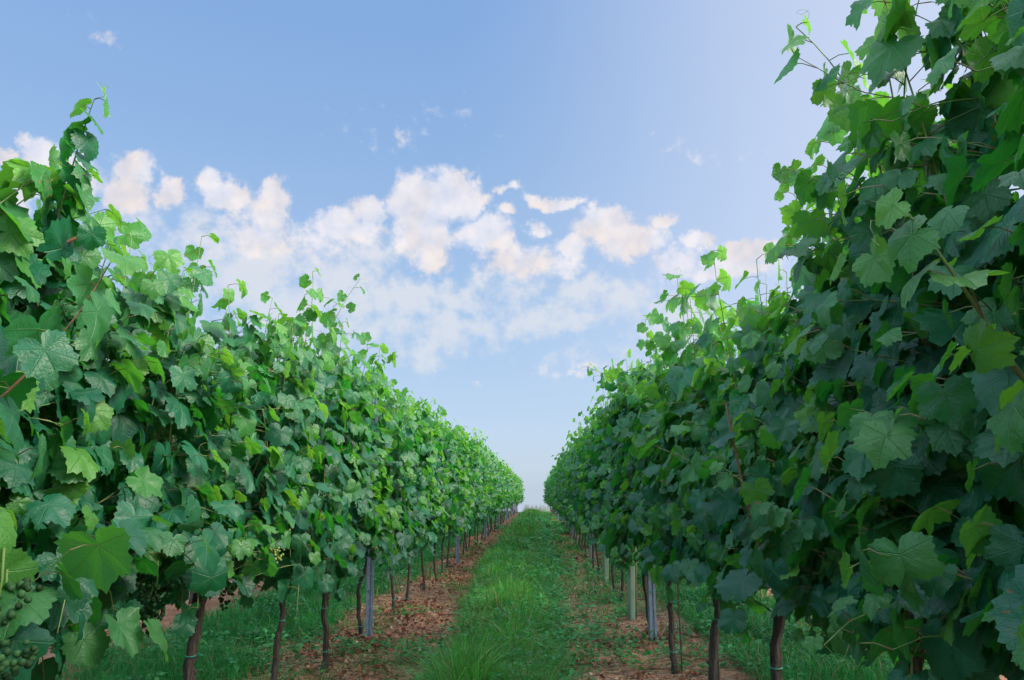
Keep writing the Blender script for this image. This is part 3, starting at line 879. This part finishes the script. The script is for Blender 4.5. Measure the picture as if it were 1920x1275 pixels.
left_y = [8.25, 9.2, 10.3, 11.4, 12.4, 13.4, 14.55] + list(np.arange(15.6, 58, 1.05))
right_y = [9.35, 10.0, 12.3, 13.3, 14.6] + list(np.arange(15.65, 58, 1.05))
k = 0
for i, y in enumerate(left_y):
    lod = 1 if y < 19 else 2
    if i < 6:
        lab = f'leafy grape vine, {ORD[i]} trunk beyond the nearest steel post in the left row'
    else:
        lab = 'grape vine among the many alike in the far part of the left row'
    put_vine(L + random.uniform(-.04, .04), y + random.uniform(-.05, .05), lod, lab, LEFT_GROUP, random.uniform(0.97, 1.06))
for i, y in enumerate(right_y):
    lod = 1 if y < 19 else 2
    if i < 4:
        lab = f'leafy grape vine, {ORD[i]} bare trunk beyond the white plant guard in the right row'
        if i < 2:
            lab = ('leafy grape vine between the two plant guards in the right row, nearer trunk', 'leafy grape vine between the two plant guards in the right row, farther trunk')[i]
        else:
            lab = ('leafy grape vine just beyond the farther plant guard in the right row', 'leafy grape vine just before the second steel post of the right row')[i - 2]
    else:
        lab = 'grape vine among the many alike in the far part of the right row'
    put_vine(Rr + random.uniform(-.04, .04), y + random.uniform(-.05, .05), lod, lab, RIGHT_GROUP, random.uniform(0.97, 1.05))
for y in np.arange(0.6, 30, 1.05):
    put_vine(L - SPACING, y, 1 if y < 9 else 2, 'grape vine of the next row beyond the left row, glimpsed between leaves', 'grape vines of the next row on the left')
for y in np.arange(0.6, 30, 1.05):
    put_vine(Rr + SPACING, y, 1 if y < 9 else 2, 'grape vine of the next row beyond the right row, glimpsed between leaves', 'grape vines of the next row on the right')

# ------------------------------------------------------------------ steel posts
def post_mesh():
    # folded open profile with lips, hook tabs punched out of both flanges
    w, d, t = 0.030, 0.042, 0.0028
    prof = [(-w, d), (-w * .62, d), (-w * .62, d - t), (-w + t, d - t), (-w + t, t), (-.008, t), (-.004, .010), (.004, .010), (.008, t), (w - t, t), (w - t, d - t), (w * .62, d - t), (w * .62, d), (w, d), (w, 0), (.010, 0), (.006, .007), (-.006, .007), (-.010, 0), (-w, 0)]
    import bmesh
    bm = bmesh.new()
    lo = [bm.verts.new((x, y, -0.3)) for x, y in prof]
    hi = [bm.verts.new((x, y, 2.08)) for x, y in prof]
    n = len(prof)
    for i in range(n):
        bm.faces.new((lo[i], lo[(i + 1) % n], hi[(i + 1) % n], hi[i]))
    bm.faces.new(hi)
    for z in np.arange(0.25, 2.0, 0.12):
        for s in (-1, 1):
            x0 = s * (w + 0.0004)
            vs_ = [bm.verts.new((x0, 0.012, z)), bm.verts.new((x0, 0.026, z)), bm.verts.new((x0 + s * 0.007, 0.024, z + 0.022)), bm.verts.new((x0 + s * 0.007, 0.014, z + 0.022)),
                   bm.verts.new((x0 + s * 0.002, 0.012, z - 0.002)), bm.verts.new((x0 + s * 0.002, 0.026, z - 0.002))]
            bm.faces.new(vs_[:4])
            bm.faces.new((vs_[0], vs_[1], vs_[5], vs_[4]))
    bmesh.ops.recalc_face_normals(bm, faces=bm.faces[:])
    me = bpy.data.meshes.new('trellis_post')
    bm.to_mesh(me); bm.free()
    me.materials.append(M_STEEL)
    return me
PM = post_mesh()
def tie_ring(parent, z, wd, dp):
    a = np.linspace(0, 2 * PI, 17)
    p = np.column_stack([np.sign(np.cos(a)) * np.abs(np.cos(a)) ** 0.4 * wd, dp + np.sign(np.sin(a)) * np.abs(np.sin(a)) ** 0.4 * (dp + 0.004), z + 0.01 * np.cos(a)])
    tm = MB(); c = np.array([0.02, 0.20, 0.16, 1])
    tube(tm, p, 0.0026, 5, c, c, cap=False)
    return tm.build('tie', M_TIE, parent)
pord = ['nearest', 'second', 'third', 'fourth']
for side, x0, who in (('left', L, 'left'), ('right', Rr, 'right')):
    for k in range(8):
        y = 6.8 + 7.3 * k
        if y > 57.5: break
        x = x0 + 0.06 if side == 'left' else x0 + 0.01
        o = bpy.data.objects.new('trellis_post', PM); COL.objects.link(o)
        o.location = (x, y, float(gz(x, y)))
        o.rotation_euler = (R(random.uniform(-.8, .8)), R(random.uniform(-.8, .8)), R(random.uniform(-14, 14)))
        if k < 4:
            lab = f'{pord[k]} blue-grey steel trellis post under the leaves of the {who} row'
        else:
            lab = f'steel trellis post far down the {who} row among distant vines'
        tag(o, lab, 'post', f'steel trellis posts of the {who} row')
        if k == 0:
            tie_ring(o, 0.42, 0.034, 0.021)
for s, x in (('left', L - SPACING), ('right', Rr + SPACING)):
    for k in range(3):
        o = bpy.data.objects.new('trellis_post', PM); COL.objects.link(o)
        y = 6.95 + 7.3 * k
        o.location = (x, y, float(gz(x, y)))
        tag(o, f'steel trellis post of the next row beyond the {s} row', 'post', f'steel trellis posts of the next row on the {s}')

# wires that carry the vines
for s, x0 in (('left', L), ('right', Rr)):
    for z, nm in ((0.79, 'lowest'), (1.25, 'middle'), (1.75, 'upper')):
        ys = np.arange(-0.5, 58.3, 1.2)
        mb = MB()
        c = np.array([0.20, 0.20, 0.20, 1])
        tube(mb, np.column_stack([np.full(len(ys), x0 + 0.012), ys, gz(np.full(len(ys), x0), ys) + z + 0.006 * np.sin(ys)]), 0.0016, 4, c, c)
        tag(mb.build('trellis_wire', M_STEEL), f'{nm} thin steel wire running through the vines of the {s} row', 'wire', f'trellis wires of the {s} row')

# ------------------------------------------------------------------ plant guards with young vines in the right row
def guard(x, y, h, rz, label, seed):
    root = empty('plant_guard', (x, y, float(gz(x, y))))
    root.rotation_euler = (0, R(2), rz)
    tag(root, label, 'plant guard', 'pale plastic plant guards')
    n, q = 28, 0.031
    a = np.linspace(0, 2 * PI, n, endpoint=False)
    se = lambda r: np.column_stack([np.sign(np.cos(a)) * np.abs(np.cos(a)) ** 0.35 * r, np.sign(np.sin(a)) * np.abs(np.sin(a)) ** 0.35 * r])
    lv = []
    zs = np.linspace(-0.02, h, 9)
    for z in zs: lv.append(np.column_stack([se(q) * (1 + 0.03 * math.sin(z * 9)), np.full(n, z)]))
    for z in zs[::-1]: lv.append(np.column_stack([se(q - 0.003) * (1 + 0.03 * math.sin(z * 9)), np.full(n, z)]))
    f = []
    for i in range(len(lv) - 1):
        for j in range(n):
            p, r_ = i * n + j, i * n + (j + 1) % n
            f += [(p, r_, r_ + n), (p, r_ + n, p + n)]
    mb = MB(); mb.add(np.concatenate(lv), f); mb.build('sleeve', M_GUARD, root, smooth=False)
    st = MB(); c = np.array([0.13, 0.10, 0.07, 1])
    tube(st, [(0.062, 0.0, -0.1), (0.060, 0.004, 0.4), (0.058, 0, h + 0.35)], 0.007, 6, c, c)
    st.build('stake', M_SHOOT, root)
    tie_ring(root, h * 0.72, q + 0.022, 0.0).location.y = 0
    yv = empty('young_vine', (x, y, float(gz(x, y))))
    tag(yv, 'young vine with a few bright leaves growing out of ' + ('the nearer' if y < 10 else 'the farther') + ' plant guard', 'young vine', 'young vines in plant guards')
    vn = Vine(seed, 0)
    vn.shoot(bez((0, 0, 0), (0.005, 0, 0.3), (-0.005, 0, 0.5), (-0.06, -0.03, h + 0.28), 14), skip=8, young=0.5, base_age=0.3, lat=0.0, size=0.07, tips=False)
    vn.build(yv)
guard(0.92, 8.05, 0.52, 0.5, 'pale green-white plastic plant guard just beyond the nearest right steel post', 71)
guard(0.94, 11.2, 0.56, 0.3, 'pale plastic plant guard farther down the right row, with leaves over its rim', 72)

# ------------------------------------------------------------------ grass and weeds
rg = np.random.RandomState(5)
def val_noise(x, y, s, seed):
    r = np.random.RandomState(seed).rand(64, 64)
    X = np.asarray(x) / s; Y = np.asarray(y) / s
    i = np.floor(X).astype(int); j = np.floor(Y).astype(int); u = X - i; v = Y - j
    u = u * u * (3 - 2 * u); v = v * v * (3 - 2 * v)
    g_ = lambda a, b: r[a % 64, b % 64]
    return (g_(i, j) * (1 - u) + g_(i + 1, j) * u) * (1 - v) + (g_(i, j + 1) * (1 - u) + g_(i + 1, j + 1) * u) * v

def blades(mb, x, y, h, w, col, bend):
    n = len(x)
    z = gz(x, y)
    a = rg.uniform(0, 2 * PI, n); ld = np.stack([np.cos(a), np.sin(a), np.zeros(n)], -1)
    b = rg.uniform(0, 2 * PI, n); wd = np.stack([np.cos(b), np.sin(b), np.zeros(n)], -1)
    base = np.stack([x, y, z - 0.01], -1)
    V = np.zeros((n, 9, 3), np.float32)
    for k, (t, ww) in enumerate(((0, 0.8), (0.3, 1.0), (0.6, 0.85), (0.85, 0.5))):
        c = base + ld * (bend * h * t ** 2.2)[:, None]
        c[:, 2] += h * (t - 0.35 * np.clip(bend, 0, 1.2) * t ** 3)
        V[:, 2 * k] = c - wd * (w * ww)[:, None]; V[:, 2 * k + 1] = c + wd * (w * ww)[:, None]
    c = base + ld * (bend * h * 1.12)[:, None]
    c[:, 2] += h * (1 - 0.42 * np.clip(bend, 0, 1.2))
    V[:, 8] = c
    f = np.array([(0, 1, 3), (0, 3, 2), (2, 3, 5), (2, 5, 4), (4, 5, 7), (4, 7, 6), (6, 7, 8)])
    F = (f[None] + (np.arange(n) * 9)[:, None, None]).reshape(-1, 3)
    mb.add(V.reshape(-1, 3), F, np.repeat(np.column_stack([col, np.ones(n)]), 9, axis=0))

def gcol(n, base, var, dry=0.06):
    c = np.array(base)[None] * rg.uniform(1 - var, 1 + var, (n, 1)) * rg.uniform(0.88, 1.12, (n, 3))
    k = rg.rand(n) < dry
    c[k] = np.array([0.22, 0.19, 0.085]) * rg.uniform(0.6, 1.2, (k.sum(), 1))
    return c
def ysample(n, y0, y1):
    u = rg.rand(n)
    return y0 * (y1 / y0) ** u

gm = MB()
# tall strip down the middle of the path
n = 95000
y = ysample(n, 3.6, 61.0)
lo = np.interp(y, [3, 6, 12, 25, 60], [-0.50, -0.64, -0.86, -0.98, -0.95]); hi = np.interp(y, [3, 6, 12, 25, 60], [0.07, 0.10, 0.14, 0.20, 0.3])
t = rg.beta(1.15, 1.15, n)
lo = lo + 0.28 * (val_noise(y * 0 + 3.0, y, 0.55, 31) - 0.5); hi = hi + 0.36 * (val_noise(y * 0 + 7.0, y, 0.6, 32) - 0.55)
x = lo + (hi - lo) * t + rg.normal(0, 0.06, n)
clump = val_noise(x + 20, y, 0.22, 1) * 0.6 + val_noise(x + 20, y, 0.9, 2) * 0.6
edge = np.clip(np.minimum(t * 5, (1 - t) * 3), 0.3, 1)
cl2 = val_noise(x + 5, y, 0.35, 21)
h = (0.09 + 0.31 * clump * edge * (0.55 + 0.9 * cl2)) * rg.uniform(0.6, 1.25, n) * np.interp(y, [3, 20, 60], [1.0, 0.95, 0.8])
w = 0.0022 * np.clip(y / 5.5, 1, 6) * rg.uniform(0.6, 1.7, n)
gc = gcol(n, (0.034, 0.205, 0.026), 0.4, 0.05) * (0.6 + 0.8 * val_noise(x + 9, y, 0.28, 22))[:, None]
gc[:, 0] += 0.022 * val_noise(x + 3, y, 0.6, 23)
blades(gm, x, y, h, w, gc, rg.gamma(1.8, 0.42, n))
# a few long arching stalks
n = 420
y = ysample(n, 4.2, 60.0); x = rg.uniform(-0.75, 0.15, n)
blades(gm, x, y, rg.uniform(0.38, 0.58, n), 0.0024 * np.clip(y / 6, 1, 6), gcol(n, (0.10, 0.20, 0.05), 0.3, 0.2), rg.uniform(0.2, 1.1, n))
# stalks with seed heads on the crest
n = 260
y = rg.uniform(54, 61, n); x = rg.uniform(-1.0, 0.9, n)
blades(gm, x, y, rg.uniform(0.35, 0.75, n), np.full(n, 0.006), gcol(n, (0.09, 0.15, 0.05), 0.3, 0.3), rg.uniform(0.0, 0.4, n))
tag(gm.build('grass_strip', M_GRASS), 'lush tall green grass strip down the middle between the rows', 'grass', kind='stuff')

am = MB()
# alleys beyond the rows, and thin grass along the soil edges
for xa, xb, n in ((-3.45, -1.95, 42000), (1.45, 2.95, 42000)):
    y = ysample(n, 2.2, 58.0); x = rg.uniform(xa, xb, n)
    cl = val_noise(x + 40, y, 0.5, 3)
    k = cl + rg.normal(0, .12, n) > 0.33
    x, y, cl = x[k], y[k], cl[k]; n = len(x)
    blades(am, x, y, (0.06 + 0.17 * cl) * rg.uniform(0.6, 1.3, n), 0.0018 * np.clip(y / 4.0, 1, 7), gcol(n, (0.018, 0.160, 0.028), 0.4, 0.05), rg.gamma(2.2, 0.3, n))
n = 60000
y = ysample(n, 2.6, 58.0); x = rg.uniform(-2.2, 1.6, n)
cl = val_noise(x + 60, y, 0.38, 4) * 0.65 + val_noise(x + 60, y, 1.3, 6) * 0.5
rd = row_dist(x)
k = cl + 0.10 * np.clip((rd - 0.3) / 0.5, 0, 1) + np.where((x > 0.1) & (y > 9), 0.10, 0) - np.where((x > -1.75) & (x < -0.75), 0.10, 0) + rg.normal(0, .05, n) > 0.70
x, y = x[k], y[k]; n = len(x)
blades(am, x, y, rg.uniform(0.04, 0.16, n), 0.0018 * np.clip(y / 4.5, 1, 7), gcol(n, (0.024, 0.160, 0.030), 0.4, 0.1), rg.gamma(2.2, 0.35, n))
tag(am.build('alley_grass', M_GRASS), 'short green grass in tufts under and behind the vine rows', 'grass', kind='stuff')

# broad-leaved weeds
wm = MB()
n0 = 5200
y = ysample(n0, 2.6, 45.0); x = rg.uniform(-3.3, 2.8, n0)
cl = val_noise(x + 80, y, 0.55, 8) * 0.7 + val_noise(x + 80, y, 1.6, 9) * 0.4
bon = np.where((x > 0.12) & (x < 0.75), 0.10, 0) + np.where((x > 0.12) & (y > 8), 0.08, 0) + np.where((x < -1.9) | (x > 1.35), 0.12, 0) - np.where((x > -1.75) & (x < -0.7), 0.13, 0)
k = cl + bon + rg.normal(0, 0.04, n0) > 0.64
x, y = x[k], y[k]
V, F, C = [], [], []
cnt = 0
for xi, yi in zip(x, y):
    m = rg.randint(10, 26); sc = rg.uniform(0.7, 1.4)
    base = np.array([0.026, 0.155, 0.036]) * rg.uniform(0.65, 1.35) * np.array([rg.uniform(0.8, 1.3), 1, rg.uniform(.7, 1.5)])
    a = rg.uniform(0, 2 * PI, m); rr = 0.09 * sc * np.sqrt(rg.rand(m)); hz = rg.uniform(0.015, 0.11, m) * sc
    px = xi + rr * np.cos(a); py = yi + rr * np.sin(a); c = np.stack([px, py, gz(px, py) + hz], -1)
    L_ = rg.uniform(0.012, 0.028, m) * sc * max(1, min(yi / 9, 2.5))
    d = np.stack([np.cos(a), np.sin(a), rg.normal(0, .35, m)], -1); s_ = unit(np.cross(d, np.array([0, 0, 1.0])) + rg.normal(0, .25, (m, 3)))
    q = np.stack([c - d * L_[:, None], c + s_ * L_[:, None] * .62 + np.array([0, 0, .004]), c + d * L_[:, None], c - s_ * L_[:, None] * .62 + np.array([0, 0, .004])], 1)
    V.append(q.reshape(-1, 3))
    F.append((np.array([(0, 2, 1), (0, 3, 2)])[None] + (cnt + np.arange(m) * 4)[:, None, None]).reshape(-1, 3))
    C.append(np.repeat(np.column_stack([base[None] * rg.uniform(.8, 1.2, (m, 1)), np.ones(m)]), 4, axis=0))
    cnt += m * 4
# clover and dock among the tall grass
for _ in range(900):
    yi = 3.8 * (40 / 3.8) ** rg.rand(); xi = rg.uniform(-0.75, 0.3)
    m = rg.randint(6, 16); sc = rg.uniform(0.7, 1.3)
    base = np.array([0.030, 0.185, 0.045]) * rg.uniform(0.7, 1.3)
    a = rg.uniform(0, 2 * PI, m); rr = 0.08 * sc * np.sqrt(rg.rand(m)); px = xi + rr * np.cos(a); py = yi + rr * np.sin(a)
    c = np.stack([px, py, gz(px, py) + rg.uniform(0.10, 0.27, m)], -1)
    L_ = rg.uniform(0.010, 0.022, m) * sc * max(1, min(yi / 8, 2.5))
    d = np.stack([np.cos(a), np.sin(a), rg.normal(0, .4, m)], -1); s_ = unit(np.cross(d, np.array([0, 0, 1.0])) + rg.normal(0, .3, (m, 3)))
    q = np.stack([c - d * L_[:, None], c + s_ * L_[:, None] * .7, c + d * L_[:, None], c - s_ * L_[:, None] * .7], 1)
    V.append(q.reshape(-1, 3))
    F.append((np.array([(0, 2, 1), (0, 3, 2)])[None] + (cnt + np.arange(m) * 4)[:, None, None]).reshape(-1, 3))
    C.append(np.repeat(np.column_stack([base[None] * rg.uniform(.8, 1.2, (m, 1)), np.ones(m)]), 4, axis=0))
    cnt += m * 4
wm.add(np.concatenate(V), np.concatenate(F), np.concatenate(C))
tag(wm.build('low_weeds', M_WEED), 'low broad-leaved weeds scattered over the soil and among the grass', 'weeds', kind='stuff')

# ------------------------------------------------------------------ dead leaves, straw, stones
lm = MB()
n = 6500
y = ysample(n, 2.6, 48.0)
sidex = np.where(rg.rand(n) < 0.62, L, Rr)
x = sidex + rg.normal(0, 0.33, n) + np.where(sidex == L, 0.12, -0.12)
cl = val_noise(x + 100, y, 0.45, 12) * 0.6 + val_noise(x + 100, y, 1.5, 13) * 0.5 + np.where(sidex == L, 0.06, -0.06)
k = cl + rg.normal(0, .05, n) > 0.56
x, y = x[k], y[k]
hx, hy = [], []
for cx, cy, sd, m in ((-1.42, 6.6, .22, 260), (-1.05, 7.1, .3, 220), (-1.55, 5.7, .25, 200), (-1.3, 8.6, .35, 260), (-1.2, 12.0, .4, 200), (-1.25, 17.5, .5, 240), (-1.3, 24, .7, 260), (0.95, 6.9, .2, 120), (0.7, 15, .5, 160), (0.6, 19, .5, 200)):
    hx.append(rg.normal(cx, sd, m)); hy.append(rg.normal(cy, sd * 1.5, m))
x = np.concatenate([x] + hx); y = np.concatenate([y] + hy); n = len(x)
P = np.stack([x, y, gz(x, y) + rg.uniform(0.004, 0.05, n)], -1)
N = unit(np.stack([rg.normal(0, .55, n), rg.normal(0, .55, n), np.ones(n)], -1) * np.where(rg.rand(n) < 0.5, 1, -1)[:, None])
T = rg.normal(0, 1, (n, 3)); T -= N * np.sum(T * N, 1)[:, None]
LOD[3] = []
for _ in range(8):
    v, f, u = leaf_template(18, (0.5, 1.0), rg)
    v = v.copy(); v[:, 2] = v[:, 2] * 1.8 + rg.uniform(0.3, 0.9) * (v[:, 0] ** 2 + .4 * v[:, 1] ** 2)
    v[:, 0] *= rg.uniform(0.45, 0.8)
    LOD[3].append((v, f, u))
pal = np.array([(0.13, 0.052, 0.032), (0.19, 0.072, 0.042), (0.21, 0.10, 0.06), (0.11, 0.046, 0.030), (0.24, 0.13, 0.08)])
add_leaves(lm, P, T, N, rg.uniform(0.014, 0.040, n) * np.clip(y / 10, 1, 1.5), pal[rg.randint(0, 5, n)] * rg.uniform(.7, 1.25, (n, 1)), 3, rg)
tag(lm.build('leaf_litter', M_LITTER), 'curled red-brown dead leaves lying along the soil under the vines', 'dead leaves', kind='stuff')

sm = MB()
n = 15000
y = ysample(n, 2.6, 40.0); sidex = np.where(rg.rand(n) < 0.6, L - 0.05, Rr - .1)
x = sidex + rg.normal(0, 0.42, n)
a = rg.uniform(0, 2 * PI, n); ln = rg.uniform(0.03, 0.2, n)
d = np.stack([np.cos(a), np.sin(a), rg.normal(0, .08, n)], -1)
A = np.stack([x, y, gz(x, y) + rg.uniform(0.005, 0.025, n)], -1)
B = A + d * ln[:, None]; B[:, 2] = gz(B[:, 0], B[:, 1]) + rg.uniform(0.005, 0.03, n)
k = rg.rand(n) < 0.65
add_stalks(sm, A[k], B[k], 0.0017, np.array([0.38, 0.29, 0.17, 1]), np.array([0.30, 0.23, 0.14, 1]), 0.003)
add_stalks(sm, A[~k], B[~k], 0.0028, np.array([0.11, 0.075, 0.055, 1]), np.array([0.09, 0.06, 0.045, 1]), 0.002)
tag(sm.build('straw', M_STRAW), 'pale straw stalks and thin twigs strewn over the soil', 'straw', kind='stuff')

pm = MB()
iv, jf = ico()
n = 3600
y = ysample(n, 3.0, 24.0); x = np.where(rg.rand(n) < 0.5, L + .1, Rr - .2) + rg.normal(0, 0.35, n)
for xi, yi in zip(x, y):
    s = 0.004 + 0.018 * rg.rand() ** 2.5
    pm.add(iv[:] * s * rg.uniform(0.6, 1.3, 3) * (1 + rg.normal(0, .1, (len(iv), 1))) + np.array([xi, yi, float(gz(xi, yi)) + s * .2]), jf, np.array([*((np.array([0.36, 0.27, 0.20]) if rg.rand() < .5 else np.array([0.19, 0.105, 0.066])) * rg.uniform(.6, 1.3)), 1]))
tag(pm.build('gravel', M_LITTER, smooth=False), 'small pale stones and crumbs of earth on the bare soil', 'stones', kind='stuff')
